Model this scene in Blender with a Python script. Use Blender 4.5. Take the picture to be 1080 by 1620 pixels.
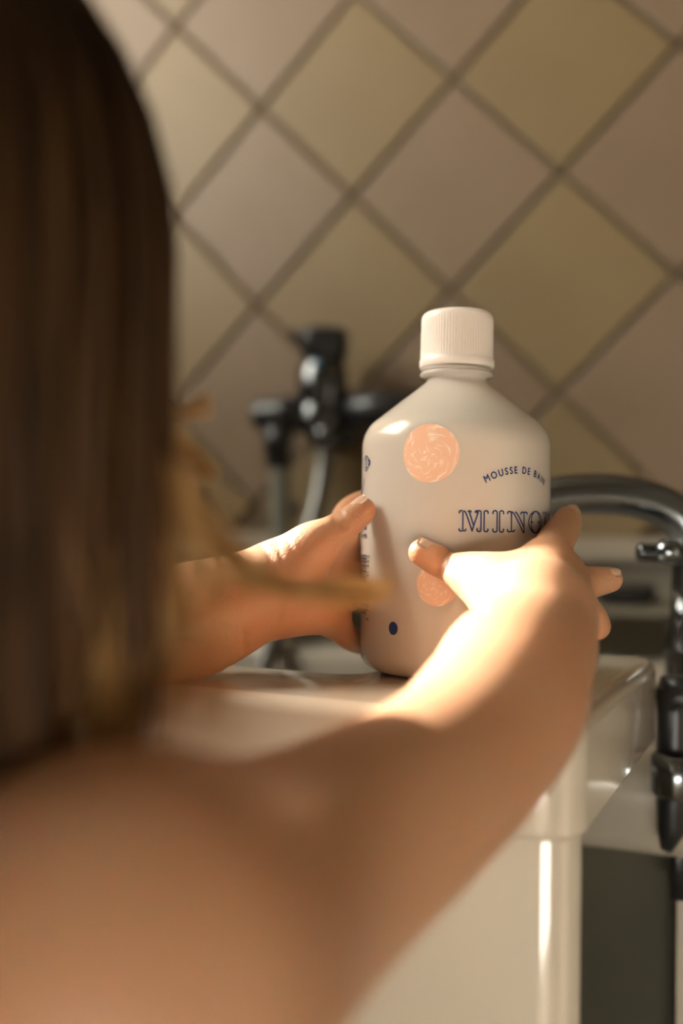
import bpy, math, random
import numpy as np
from mathutils import Vector, Matrix

for o in list(bpy.data.objects):
    bpy.data.objects.remove(o)
S = bpy.context.scene
COL = S.collection
rnd = random.Random(5)
rng = np.random.default_rng(5)

# ------------------------------------------------------------------ camera
FPX = 1575.0                      # 35 mm lens on a 24x36 frame held upright
CZ = 0.65                         # camera height
ROLL, PITCH = math.radians(0.8), math.radians(1.0)
FWD = Vector((0, math.cos(PITCH), math.sin(PITCH)))
up0 = Vector((0, -math.sin(PITCH), math.cos(PITCH)))
RGT = Vector((1, 0, 0)) * math.cos(ROLL) + up0 * math.sin(ROLL)
UPV = -Vector((1, 0, 0)) * math.sin(ROLL) + up0 * math.cos(ROLL)
CAM = Vector((0, 0, CZ))
cd = bpy.data.cameras.new('camera')
cam = bpy.data.objects.new('camera', cd); COL.objects.link(cam)
M3 = Matrix((RGT, UPV, -FWD)).transposed()
cam.matrix_world = Matrix.Translation(CAM) @ M3.to_4x4()
cd.sensor_fit = 'VERTICAL'; cd.sensor_height = 36.0; cd.sensor_width = 24.0
cd.lens = FPX / 1620 * 36.0
cd.clip_start = 0.01
cd.dof.use_dof = True; cd.dof.focus_distance = 0.392; cd.dof.aperture_fstop = 3.2
S.camera = cam

# ------------------------------------------------------------------ world, sun, exposure
w = bpy.data.worlds.new('world'); S.world = w; w.use_nodes = True
wn = w.node_tree.nodes
wn['Background'].inputs[0].default_value = (1.0, 0.92, 0.78, 1)
wn['Background'].inputs[1].default_value = 11.0
TO_SUN = Vector((-0.83, 0.36, 0.50)).normalized()
sd = bpy.data.lights.new('sun', 'SUN'); sd.energy = 13.5; sd.angle = math.radians(0.53)
sd.color = (1.0, 0.95, 0.86)
sun = bpy.data.objects.new('sun', sd); COL.objects.link(sun)
sun.location = (-3, 1, 2)
sun.rotation_euler = TO_SUN.to_track_quat('Z', 'Y').to_euler()
S.view_settings.view_transform = 'Standard'
S.view_settings.look = 'None'
S.view_settings.gamma = 1.0
S.view_settings.use_curve_mapping = False
S.view_settings.exposure = 0.98


def at(px, py, d):                # a point seen at that place in the photograph, d metres in front of the lens
    return CAM + (RGT * ((px - 540) / FPX) + UPV * ((810 - py) / FPX) + FWD) * d


# ------------------------------------------------------------------ object helpers
def orient(V, F):
    return V, F


def obj(name, V, F, mat, parent=None, smooth=True, loc=None):
    V = np.asarray(V, float)
    if parent is not None:
        base = np.array(parent['_o'])
    else:
        base = np.array(loc if loc is not None else (V[:, 0].mean(), V[:, 1].mean(), V[:, 2].min()))
    me = bpy.data.meshes.new(name)
    me.from_pydata((V - base).tolist(), [], [list(map(int, f)) for f in F])
    me.validate(); me.update()
    if smooth:
        me.polygons.foreach_set('use_smooth', [True] * len(me.polygons))
    me.materials.append(mat)
    o = bpy.data.objects.new(name, me); COL.objects.link(o)
    if parent is not None:
        o.parent = parent
    else:
        o.location = base
    o['_o'] = [float(b) for b in base]
    return o


def thing(name, loc, label, cat, group=None):
    o = bpy.data.objects.new(name, None); COL.objects.link(o)
    o.location = loc; o.empty_display_size = .02
    o['_o'] = [float(c) for c in loc]
    tag(o, label, cat, group)
    return o


def tag(o, label=None, cat=None, group=None, kind=None):
    if label: o['label'] = label
    if cat: o['category'] = cat
    if group: o['group'] = group
    if kind: o['kind'] = kind
    return o


def join(*parts):
    V, F, n = [], [], 0
    for v, f in parts:
        v = np.asarray(v, float)
        V.append(v); F += [tuple(i + n for i in q) for q in f]; n += len(v)
    return np.concatenate(V), F


def box(x0, x1, y0, y1, z0, z1, fr=None):
    v = [(x, y, z) for z in (z0, z1) for y in (y0, y1) for x in (x0, x1)]
    f = [(0, 2, 3, 1), (4, 5, 7, 6), (0, 1, 5, 4), (1, 3, 7, 5), (3, 2, 6, 7), (2, 0, 4, 6)]
    return (frame(v, fr) if fr else np.array(v, float)), f


def frame(v, fr):                 # local (X, Y, z) in a frame turned about z by fr -> world, z above the camera height
    v = np.asarray(v, float); c, s = math.cos(fr), math.sin(fr)
    return np.stack([v[:, 0] * c + v[:, 1] * s, v[:, 1] * c - v[:, 0] * s, v[:, 2]], 1)


def tube(path, rad, n=16, caps=True, squash=1.0):
    P = [Vector(p) for p in path]
    R = rad if hasattr(rad, '__len__') else [rad] * len(P)
    V, F = [], []
    t0 = (P[1] - P[0]).normalized()
    a = t0.orthogonal().normalized()
    for i, p in enumerate(P):
        t = (P[min(i + 1, len(P) - 1)] - P[max(i - 1, 0)]).normalized()
        a = (a - t * a.dot(t)).normalized(); b = t.cross(a)
        for k in range(n):
            g = 2 * math.pi * k / n
            V.append(tuple(p + a * (R[i] * math.cos(g)) + b * (R[i] * squash * math.sin(g))))
    for i in range(len(P) - 1):
        for k in range(n):
            k2 = (k + 1) % n
            F.append((i * n + k, i * n + k2, (i + 1) * n + k2, (i + 1) * n + k))
    if caps:
        F.append(tuple(range(n))[::-1]); F.append(tuple((len(P) - 1) * n + k for k in range(n)))
    return np.array(V), F


def spline(pts, n=10):            # Catmull-Rom through pts (any dimension)
    p = np.asarray(pts, float); out = []
    q = np.vstack([2 * p[0] - p[1], p, 2 * p[-1] - p[-2]])
    for i in range(1, len(q) - 2):
        for t in np.linspace(0, 1, n, endpoint=False):
            out.append(.5 * (2 * q[i] + (q[i + 1] - q[i - 1]) * t + (2 * q[i - 1] - 5 * q[i] + 4 * q[i + 1] - q[i + 2]) * t * t
                             + (3 * q[i] - q[i - 1] - 3 * q[i + 1] + q[i + 2]) * t ** 3))
    out.append(p[-1])
    return np.array(out)


def lathe(prof, c, n=96, axis=None, mod=None):
    """prof: list of (r, h); turned about the axis through c"""
    ax = Vector(axis).normalized() if axis is not None else Vector((0, 0, 1))
    a = ax.orthogonal().normalized() if axis is not None else Vector((1, 0, 0)); b = ax.cross(a)
    V, F = [], []
    c = Vector(c)
    for i, (r, h) in enumerate(prof):
        for k in range(n):
            g = 2 * math.pi * k / n
            rr = r + (mod(g, h) if mod else 0)
            V.append(tuple(c + ax * h + (a * math.cos(g) + b * math.sin(g)) * rr))
    for i in range(len(prof) - 1):
        for k in range(n):
            k2 = (k + 1) % n
            F.append((i * n + k, i * n + k2, (i + 1) * n + k2, (i + 1) * n + k))
    if prof[0][0] > 1e-6: F.append(tuple(range(n))[::-1])
    if prof[-1][0] > 1e-6: F.append(tuple((len(prof) - 1) * n + k for k in range(n)))
    return np.array(V), F


def round_poly(pts, rads, n=10):
    """rounds the corners of a 2-D polygon (given counter-clockwise)"""
    out = []; N = len(pts)
    for i in range(N):
        p0, p, p1 = (Vector(pts[(i - 1) % N]), Vector(pts[i]), Vector(pts[(i + 1) % N]))
        r = rads[i]
        if r <= 0: out.append(tuple(p)); continue
        u = (p0 - p).normalized(); v = (p1 - p).normalized()
        h = math.acos(max(-1, min(1, u.dot(v)))) / 2
        d = r / math.tan(h)
        c = p + (u + v).normalized() * (r / math.sin(h))
        s = p + u * d - c; e = p + v * d - c
        a0 = math.atan2(s.y, s.x); a1 = math.atan2(e.y, e.x)
        da = (a1 - a0 + math.pi) % (2 * math.pi) - math.pi
        for k in range(n + 1):
            a = a0 + da * k / n
            out.append((c.x + r * math.cos(a), c.y + r * math.sin(a)))
    return out


def offset_poly(p, d):            # inset a counter-clockwise polygon by d
    p = np.asarray(p); N = len(p)
    e = np.roll(p, -1, 0) - p; L = np.linalg.norm(e, axis=1); e = e / np.maximum(L, 1e-9)[:, None]
    nrm = np.stack([-e[:, 1], e[:, 0]], 1)
    m = nrm + np.roll(nrm, 1, 0)
    m = m / np.maximum((m * m).sum(1), 1e-6)[:, None] * 2
    return p + m * d


def slab(poly, z0, z1, r, fr=None, seg=6, rb=None):
    """flat slab with rounded top and bottom edges"""
    rings = []
    rb = r if rb is None else rb
    for k in range(seg + 1):
        a = math.pi / 2 * k / seg
        rings.append((rb * (1 - math.sin(a)), z0 + rb * (1 - math.cos(a))))
    for k in range(seg + 1):
        a = math.pi / 2 * k / seg
        rings.append((r * (1 - math.cos(a)), z1 - r * (1 - math.sin(a))))
    V, F = [], []
    N = len(poly)
    for ins, z in rings:
        for q in offset_poly(poly, ins): V.append((q[0], q[1], z))
    for i in range(len(rings) - 1):
        for k in range(N):
            k2 = (k + 1) % N
            F.append((i * N + k, i * N + k2, (i + 1) * N + k2, (i + 1) * N + k))
    F.append(tuple(range(N))[::-1]); F.append(tuple((len(rings) - 1) * N + k for k in range(N)))
    V = np.array(V)
    return (frame(V, fr) if fr is not None else V), F


# ------------------------------------------------------------------ materials
def mat(name, col, rough=.5, metal=0., bump=None, coat=0., spec=.5, sss=None, var=None):
    m = bpy.data.materials.new(name); m.use_nodes = True
    nt = m.node_tree; b = nt.nodes['Principled BSDF']
    b.inputs['Base Color'].default_value = (*col, 1)
    b.inputs['Roughness'].default_value = rough
    b.inputs['Metallic'].default_value = metal
    b.inputs['Coat Weight'].default_value = coat
    b.inputs['Coat Roughness'].default_value = .05
    b.inputs['Specular IOR Level'].default_value = spec
    if sss:
        b.inputs['Subsurface Weight'].default_value = sss[0]
        b.inputs['Subsurface Radius'].default_value = sss[1]
        b.inputs['Subsurface Scale'].default_value = sss[2]
    tc = nt.nodes.new('ShaderNodeTexCoord')
    if var:                       # (scale, second colour, amount)
        n = nt.nodes.new('ShaderNodeTexNoise'); n.inputs['Scale'].default_value = var[0]; n.inputs['Detail'].default_value = 4
        nt.links.new(tc.outputs['Object'], n.inputs['Vector'])
        mx = nt.nodes.new('ShaderNodeMix'); mx.data_type = 'RGBA'
        mr = nt.nodes.new('ShaderNodeMapRange'); mr.inputs[1].default_value = .35; mr.inputs[2].default_value = .65
        mr.inputs[4].default_value = var[2]
        nt.links.new(n.outputs['Fac'], mr.inputs[0]); nt.links.new(mr.outputs[0], mx.inputs[0])
        mx.inputs[6].default_value = (*col, 1); mx.inputs[7].default_value = (*var[1], 1)
        nt.links.new(mx.outputs[2], b.inputs['Base Color'])
    if bump:                      # (scale, strength, distance)
        n = nt.nodes.new('ShaderNodeTexNoise'); n.inputs['Scale'].default_value = bump[0]; n.inputs['Detail'].default_value = 3
        nt.links.new(tc.outputs['Object'], n.inputs['Vector'])
        bp = nt.nodes.new('ShaderNodeBump'); bp.inputs['Strength'].default_value = bump[1]; bp.inputs['Distance'].default_value = bump[2]
        nt.links.new(n.outputs['Fac'], bp.inputs['Height']); nt.links.new(bp.outputs[0], b.inputs['Normal'])
    return m


M = {}
M['tile_ochre'] = mat('tile_ochre', (.175, .128, .066), .46, spec=.35, bump=(14, .25, .004), var=(9, (.160, .117, .060), 1))
M['tile_pink'] = mat('tile_pink', (.172, .123, .083), .46, spec=.35, bump=(14, .25, .004), var=(9, (.158, .113, .073), 1))
M['grout'] = mat('grout', (.108, .080, .052), .9, bump=(200, .3, .001))
M['plaster'] = mat('plaster', (.26, .215, .16), .9, bump=(40, .2, .003))
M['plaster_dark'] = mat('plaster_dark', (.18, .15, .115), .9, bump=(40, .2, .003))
M['floor'] = mat('floor_tile', (.50, .40, .28), .5, var=(5, (.42, .33, .23), 1))
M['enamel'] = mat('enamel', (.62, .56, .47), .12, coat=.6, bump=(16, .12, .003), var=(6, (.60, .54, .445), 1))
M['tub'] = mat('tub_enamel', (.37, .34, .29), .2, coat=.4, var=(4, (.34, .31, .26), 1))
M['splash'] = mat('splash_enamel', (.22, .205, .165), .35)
M['trim'] = mat('trim_plastic', (.29, .255, .205), .4)
M['chrome'] = mat('chrome', (.23, .26, .29), .16, metal=1.)
M['chrome_worn'] = mat('chrome_worn', (.11, .12, .13), .24, metal=1., bump=(120, .15, .001))
M['black'] = mat('black_rubber', (.012, .012, .013), .45)
M['dark'] = mat('dark_metal', (.035, .038, .042), .35, metal=.6)
M['underside_shade'] = mat('underside_shade', (.09, .086, .064), .6, var=(7, (.06, .059, .044), 1))  # dark tone stands in for the shade beneath the tub rim
M['pipe'] = mat('pipe_plastic', (.17, .18, .155), .4)
M['hose'] = mat('hose_steel', (.20, .205, .20), .4, metal=.9)
M['cap'] = mat('cap_plastic', (.82, .76, .70), .34, sss=(.25, (1, .8, .6), .004))
M['liquid'] = mat('bath_foam_liquid', (.94, .87, .77), .5, sss=(.4, (1, .7, .45), .008))
M['navy'] = mat('navy_ink', (.006, .035, .15), .35)
M['blackink'] = mat('black_ink', (.03, .03, .05), .4)
M['cloth'] = mat('cream_cotton', (.68, .58, .46), .9, bump=(600, .3, .0006))
M['nail'] = mat('nail', (.66, .44, .33), .25, sss=(.3, (1, .5, .35), .002), spec=.6)
M['eye'] = mat('eye', (.05, .03, .02), .1)
M['soil'] = mat('window_paint', (.7, .66, .58), .5)

# skin: subsurface with fine creased bump and faint mottling
m = mat('skin', (.53, .295, .17), .46, sss=(.40, (1.0, .30, .12), .0045), var=(28, (.54, .275, .15), 1))
nt = m.node_tree; b = nt.nodes['Principled BSDF']
tc = nt.nodes.new('ShaderNodeTexCoord')
vo = nt.nodes.new('ShaderNodeTexVoronoi'); vo.inputs['Scale'].default_value = 900
no = nt.nodes.new('ShaderNodeTexNoise'); no.inputs['Scale'].default_value = 260; no.inputs['Detail'].default_value = 4
nt.links.new(tc.outputs['Object'], vo.inputs['Vector']); nt.links.new(tc.outputs['Object'], no.inputs['Vector'])
ad = nt.nodes.new('ShaderNodeMath'); ad.operation = 'ADD'
nt.links.new(vo.outputs['Distance'], ad.inputs[0]); nt.links.new(no.outputs['Fac'], ad.inputs[1])
bp = nt.nodes.new('ShaderNodeBump'); bp.inputs['Strength'].default_value = .22; bp.inputs['Distance'].default_value = .0005
nt.links.new(ad.outputs[0], bp.inputs['Height']); nt.links.new(bp.outputs[0], b.inputs['Normal'])
M['skin'] = m

# bottle shell: thin milky plastic
m = bpy.data.materials.new('milky_plastic'); m.use_nodes = True; nt = m.node_tree; nt.nodes.clear()
out = nt.nodes.new('ShaderNodeOutputMaterial')
di = nt.nodes.new('ShaderNodeBsdfDiffuse'); di.inputs[0].default_value = (.92, .87, .80, 1)
tr = nt.nodes.new('ShaderNodeBsdfTranslucent'); tr.inputs[0].default_value = (.84, .76, .66, 1)
tp = nt.nodes.new('ShaderNodeBsdfTransparent'); tp.inputs[0].default_value = (.92, .88, .82, 1)
gl = nt.nodes.new('ShaderNodeBsdfGlossy'); gl.inputs['Roughness'].default_value = .13
m1 = nt.nodes.new('ShaderNodeMixShader'); m1.inputs[0].default_value = .30
m2 = nt.nodes.new('ShaderNodeMixShader'); m2.inputs[0].default_value = .28
m3 = nt.nodes.new('ShaderNodeMixShader')
fr = nt.nodes.new('ShaderNodeFresnel'); fr.inputs[0].default_value = 1.46
L = nt.links.new
L(di.outputs[0], m1.inputs[1]); L(tr.outputs[0], m1.inputs[2]); L(m1.outputs[0], m2.inputs[1]); L(tp.outputs[0], m2.inputs[2])
L(m2.outputs[0], m3.inputs[1]); L(gl.outputs[0], m3.inputs[2]); L(fr.outputs[0], m3.inputs[0]); L(m3.outputs[0], out.inputs[0])
M['milky'] = m

# unseen diffuser cloth, added to block and soften the sun
m = bpy.data.materials.new('sheer'); m.use_nodes = True; nt = m.node_tree; nt.nodes.clear()
out = nt.nodes.new('ShaderNodeOutputMaterial'); L = nt.links.new
di = nt.nodes.new('ShaderNodeBsdfDiffuse'); di.inputs[0].default_value = (.85, .80, .70, 1)
tr = nt.nodes.new('ShaderNodeBsdfTranslucent'); tr.inputs[0].default_value = (.88, .82, .70, 1)
m1 = nt.nodes.new('ShaderNodeMixShader'); m1.inputs[0].default_value = .6
L(di.outputs[0], m1.inputs[1]); L(tr.outputs[0], m1.inputs[2]); L(m1.outputs[0], out.inputs[0])
M['sheer'] = m

# hair: dark brown with lighter strands, some light passing through
m = bpy.data.materials.new('hair'); m.use_nodes = True; nt = m.node_tree; b = nt.nodes['Principled BSDF']
tc = nt.nodes.new('ShaderNodeTexCoord'); mp = nt.nodes.new('ShaderNodeMapping'); mp.inputs['Scale'].default_value = (180, 180, 12)
no = nt.nodes.new('ShaderNodeTexNoise'); no.inputs['Scale'].default_value = 1; no.inputs['Detail'].default_value = 5
cr = nt.nodes.new('ShaderNodeValToRGB')
cr.color_ramp.elements[0].position = .35; cr.color_ramp.elements[0].color = (.011, .006, .003, 1)
cr.color_ramp.elements[1].position = .72; cr.color_ramp.elements[1].color = (.06, .028, .010, 1)
L = nt.links.new
L(tc.outputs['Object'], mp.inputs[0]); L(mp.outputs[0], no.inputs['Vector']); L(no.outputs['Fac'], cr.inputs[0])
sx_ = nt.nodes.new('ShaderNodeSeparateXYZ'); L(tc.outputs['Object'], sx_.inputs[0])       # paler towards the tips
mr = nt.nodes.new('ShaderNodeMapRange'); mr.inputs[1].default_value = .74; mr.inputs[2].default_value = .56
mr.inputs[3].default_value = .55; mr.inputs[4].default_value = 5.0; L(sx_.outputs[2], mr.inputs[0])
vm = nt.nodes.new('ShaderNodeVectorMath'); vm.operation = 'SCALE'; L(cr.outputs[0], vm.inputs[0]); L(mr.outputs[0], vm.inputs['Scale'])
L(vm.outputs[0], b.inputs['Base Color']); b.inputs['Roughness'].default_value = .5; b.inputs['Specular IOR Level'].default_value = .22
tr = nt.nodes.new('ShaderNodeBsdfTranslucent'); tr.inputs[0].default_value = (.42, .20, .06, 1)
mx = nt.nodes.new('ShaderNodeMixShader'); mx.inputs[0].default_value = .25
out = nt.nodes['Material Output']
L(b.outputs[0], mx.inputs[1]); L(tr.outputs[0], mx.inputs[2]); L(mx.outputs[0], out.inputs[0])
M['hair'] = m
m = m.copy(); m.name = 'hair_sun_tint'
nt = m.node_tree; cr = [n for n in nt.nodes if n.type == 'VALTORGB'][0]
cr.color_ramp.elements[0].color = (.50, .28, .09, 1); cr.color_ramp.elements[1].color = (.85, .56, .24, 1)  # sunlit copy of the brown hair, the glow put into its colour
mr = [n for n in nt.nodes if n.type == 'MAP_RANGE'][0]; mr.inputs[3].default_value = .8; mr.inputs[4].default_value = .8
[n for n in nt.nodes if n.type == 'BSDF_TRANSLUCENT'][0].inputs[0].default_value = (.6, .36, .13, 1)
M['hair_sun_tint'] = m


# the printed peach dots: crayon scribble, drawn in the disc's own coordinates
def scribble():
    m = bpy.data.materials.new('peach_crayon'); m.use_nodes = True; nt = m.node_tree; b = nt.nodes['Principled BSDF']; L = nt.links.new
    uv = nt.nodes.new('ShaderNodeUVMap'); sp = nt.nodes.new('ShaderNodeSeparateXYZ'); L(uv.outputs[0], sp.inputs[0])
    no = nt.nodes.new('ShaderNodeTexNoise'); no.inputs['Scale'].default_value = 1.6; L(uv.outputs[0], no.inputs['Vector'])
    vl = nt.nodes.new('ShaderNodeVectorMath'); vl.operation = 'LENGTH'; L(uv.outputs[0], vl.inputs[0])
    an = nt.nodes.new('ShaderNodeMath'); an.operation = 'ARCTAN2'; L(sp.outputs[1], an.inputs[0]); L(sp.outputs[0], an.inputs[1])
    a = nt.nodes.new('ShaderNodeMath'); a.operation = 'MULTIPLY_ADD'; a.inputs[1].default_value = .16
    L(an.outputs[0], a.inputs[0]); L(vl.outputs['Value'], a.inputs[2])
    a2 = nt.nodes.new('ShaderNodeMath'); a2.operation = 'MULTIPLY_ADD'; a2.inputs[1].default_value = .55
    L(no.outputs['Fac'], a2.inputs[0]); L(a.outputs[0], a2.inputs[2])
    cx = nt.nodes.new('ShaderNodeCombineXYZ'); L(a2.outputs[0], cx.inputs[0]); 
    an2 = nt.nodes.new('ShaderNodeMath'); an2.operation = 'MULTIPLY'; an2.inputs[1].default_value = .12; L(an.outputs[0], an2.inputs[0]); L(an2.outputs[0], cx.inputs[1])
    n2 = nt.nodes.new('ShaderNodeTexNoise'); n2.inputs['Scale'].default_value = 9; n2.inputs['Detail'].default_value = 3; L(cx.outputs[0], n2.inputs['Vector'])
    cr = nt.nodes.new('ShaderNodeValToRGB')
    cr.color_ramp.elements[0].position = .54; cr.color_ramp.elements[0].color = (.86, .545, .375, 1)
    cr.color_ramp.elements[1].position = .66; cr.color_ramp.elements[1].color = (.92, .77, .64, 1)
    L(n2.outputs['Fac'], cr.inputs[0]); L(cr.outputs[0], b.inputs['Base Color']); b.inputs['Roughness'].default_value = .35
    return m


M['peach'] = scribble()

# ------------------------------------------------------------------ the room
TH = math.radians(21.0)           # the tiled wall's turn against the camera
U = 0.15 / math.sqrt(2)           # half diagonal of a 15 cm tile
WO = (0.077 * U, 9.65 * U, CZ + 3.245 * U)     # a joint crossing on the wall
X0 = WO[0] * math.cos(TH) - WO[1] * math.sin(TH)
YW = WO[0] * math.sin(TH) + WO[1] * math.cos(TH)
ZT = CZ - .010                    # underside of the tiles
XL, XR, YF, ZC = -1.15, 1.15, -1.25, 2.35

wb = obj('wall_back', *box(XL, XR, YW + .004, YW + .12, 0, ZC, TH), M['grout'], smooth=False)
tag(wb, kind='structure')


def tile_mesh(name, mt):
    h = .0725; z = .007
    prof = [(h, 0), (h, z - .002), (h - .0006, z - .0006), (h - .002, z)]
    V, F = [], []
    for a, d in prof:
        V += [(-a, -d, 0 - a), (a, -d, -a), (a, -d, a), (-a, -d, a)]
    for i in range(3):
        for k in range(4):
            F.append((i * 4 + k, i * 4 + (k + 1) % 4, i * 4 + 4 + (k + 1) % 4, i * 4 + 4 + k))
    F.append((12, 13, 14, 15))
    me = bpy.data.meshes.new(name); me.from_pydata(V, [], F); me.update(); me.materials.append(mt)
    return me


tm = [tile_mesh('tile_ochre', M['tile_ochre']), tile_mesh('tile_pink', M['tile_pink'])]
wbo = Vector(wb['_o'])
for a in range(-6, 8):
    for b_ in range(-10, 12):
        if (a + b_) % 2 == 0: continue
        X = X0 + a * U; Z = WO[2] - b_ * U
        if Z - U < ZT - .12 or Z + U > ZC or X + U > XR or X - U < XL: continue
        t = bpy.data.objects.new('tile', tm[0] if a % 2 == 0 else tm[1]); COL.objects.link(t)
        t.parent = wb
        p = frame([(X, YW + .004, Z)], TH)[0]
        t.location = Vector(p) - wbo
        t.rotation_euler = (rnd.uniform(-.004, .004), math.pi / 4, -TH + rnd.uniform(-.004, .004))
        t.rotation_mode = 'XYZ'
        t.rotation_euler = (Matrix.Rotation(-TH + rnd.uniform(-.005, .005), 3, 'Z') @ Matrix.Rotation(rnd.uniform(-.004, .004), 3, 'X') @ Matrix.Rotation(math.pi / 4, 3, 'Y')).to_euler()

tag(obj('floor', *box(XL, XR, YF, YW + .1, -.05, 0, TH), M['floor'], smooth=False), kind='structure')
tag(obj('ceiling', *box(XL, XR, YF, YW + .1, ZC, ZC + .05, TH), M['plaster'], smooth=False), kind='structure')
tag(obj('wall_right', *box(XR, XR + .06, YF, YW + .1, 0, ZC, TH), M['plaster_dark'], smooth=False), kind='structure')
# wall behind the lens, with a low opening added to let in fill light
LX0, LX1, LZ0, LZ1 = .0, .85, .04, .34
tag(obj('wall_front', *join(box(XL, LX0, YF - .06, YF, 0, ZC, TH), box(LX1, XR, YF - .06, YF, 0, ZC, TH),
                            box(LX0, LX1, YF - .06, YF, 0, LZ0, TH), box(LX0, LX1, YF - .06, YF, LZ1, ZC, TH)), M['plaster'], smooth=False), kind='structure')
tag(obj('fill_opening', *join(box(LX0 - .04, LX0, YF - .04, YF + .012, LZ0 - .04, LZ1 + .04, TH), box(LX1, LX1 + .04, YF - .04, YF + .012, LZ0 - .04, LZ1 + .04, TH),
                          box(LX0, LX1, YF - .04, YF + .012, LZ1, LZ1 + .04, TH), box(LX0, LX1, YF - .04, YF + .03, LZ0 - .04, LZ0, TH)), M['soil'], smooth=False), kind='structure')
# left wall with the window beside the bath
WY0, WY1, WZ0, WZ1 = -.16, .58, 1.15, 2.10
CY = .4085                         # an added, unseen diffuser covers the window beyond this
tag(obj('wall_left', *join(box(XL - .06, XL, YF, WY0, 0, ZC, TH), box(XL - .06, XL, WY1, YW + .1, 0, ZC, TH),
                           box(XL - .06, XL, WY0, WY1, 0, WZ0, TH), box(XL - .06, XL, WY0, WY1, WZ1, ZC, TH)),
        M['plaster'], smooth=False), kind='structure')


def window(name, y0, y1, z0, z1):
    o = obj(name, *join(box(XL - .04, XL + .012, y0 - .04, y0, z0 - .04, z1 + .04, TH), box(XL - .04, XL + .012, y1, y1 + .04, z0 - .04, z1 + .04, TH),
                        box(XL - .04, XL + .012, y0, y1, z1, z1 + .04, TH), box(XL - .04, XL + .04, y0, y1, z0 - .04, z0, TH)), M['soil'], smooth=False)
    return tag(o, kind='structure')


win_a = window('window_1', WY0, WY1, WZ0, WZ1)
cv, cf = [], []
for k in range(61):
    y = CY + (WY1 + .05 - CY) * k / 60
    for z in (WZ0 - .05, WZ1 + .05): cv.append((XL + .024 + .008 * math.sin(k * 1.15), y, z))
for k in range(60): cf.append((2 * k, 2 * k + 2, 2 * k + 3, 2 * k + 1))
obj('sun_diffuser', frame(cv, TH), cf, M['sheer'], win_a)

# tub splash strip and its pale capping strip along the wall
zr = lambda z: CZ + z
tag(obj('trim_1', *box(XL, XR, YW - .022, YW + .0, zr(-.024), zr(-.004), TH), M['trim'], smooth=False), kind='structure')
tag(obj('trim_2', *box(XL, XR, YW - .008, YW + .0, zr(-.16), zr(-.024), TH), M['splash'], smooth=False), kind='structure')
tag(obj('trim_3', *box(XL, XR, YW - .055, YW - .008, zr(-.072), zr(-.064), TH), M['splash'], smooth=False), kind='structure')

# ------------------------------------------------------------------ bathtub behind the ledge
TR = zr(-.112)                    # top of its rim
bt = thing('bathtub', tuple(frame([(-.3, .75, 0)], TH)[0]), 'cream enamel bathtub along the tiled wall behind the glossy ledge', 'bathtub')
ox0, ox1, oy0, oy1 = -1.10, .55, .520, YW - .010
outer = [(ox0, oy0), (ox1, oy0), (ox1, oy1), (ox0, oy1)]
inner = [(ox0 + .06, oy0 + .06), (ox1 - .06, oy0 + .06), (ox1 - .06, oy1 - .05), (ox0 + .06, oy1 - .05)]
po = np.array(round_poly(outer, [.10] * 4, 10)); pi = np.array(round_poly(inner, [.09] * 4, 10))
rings = []
rings.append((offset_poly(po, .014), TR - .050)); rings.append((offset_poly(po, .004), TR - .048)); rings.append((po, TR - .040))
rings.append((po, TR - .02))
for k in range(7):
    a = math.pi / 2 * k / 6; rings.append((offset_poly(po, .018 * (1 - math.cos(a))), TR - .018 * (1 - math.sin(a))))
for k in range(7):
    a = math.pi / 2 * k / 6; rings.append((offset_poly(pi, -.018 + .018 * math.sin(a)), TR - .018 * (1 - math.cos(a))))
for q in range(1, 6): rings.append((offset_poly(pi, .03 * q / 5), TR - .02 - .30 * q / 5))
for k in range(1, 6):
    a = math.pi / 2 * k / 5; rings.append((offset_poly(pi, .03 + .05 * (1 - math.cos(a))), TR - .32 - .05 * math.sin(a)))
N = len(po); V = []; F = []
for p, z in rings: V += [(q[0], q[1], z) for q in p]
for i in range(len(rings) - 1):
    for k in range(N): F.append((i * N + k, i * N + (k + 1) % N, (i + 1) * N + (k + 1) % N, (i + 1) * N + k))
F.append(tuple((len(rings) - 1) * N + k for k in range(N)))
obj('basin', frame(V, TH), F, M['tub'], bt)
# outside of the basin under the rim, and the two supporting walls it sits on
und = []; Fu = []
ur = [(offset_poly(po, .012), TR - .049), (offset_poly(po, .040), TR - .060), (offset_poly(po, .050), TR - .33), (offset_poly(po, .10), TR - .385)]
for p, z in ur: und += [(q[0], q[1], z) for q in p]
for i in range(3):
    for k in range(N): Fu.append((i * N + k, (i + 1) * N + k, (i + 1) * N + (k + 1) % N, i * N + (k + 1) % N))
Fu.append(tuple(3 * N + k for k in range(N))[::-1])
obj('underside', frame(und, TH), Fu, M['underside_shade'], bt)
obj('plinth', *box(-.021, .50, .542, .62, 0, TR - .055, TH), M['tub'], bt, smooth=False)
obj('plinth', *box(-1.05, -.72, .555, .62, 0, TR - .055, TH), M['tub'], bt, smooth=False)
obj('waste_pipe', *tube([tuple(frame([(-.09, .60, z)], TH)[0]) for z in (0, .2, TR - .12)], .014), M['pipe'], bt)

# dark oval dish on the far rim
dp = frame([(-.083, YW - .033, zr(-.0638))], TH)[0]
pr = [(.0001, 0), (.022, 0), (.027, .004), (.029, .010), (.027, .011), (.024, .006), (.0001, .005)]
v, f = lathe(pr, (0, 0, 0), 40); v[:, 1] *= .55; v[:, 2] *= 1.6
sd_ = obj('soap_dish', frame(v, TH) + dp, f, M['black']); tag(sd_, 'black oval soap dish on the narrow wall shelf above the bathtub', 'soap dish')

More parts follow.
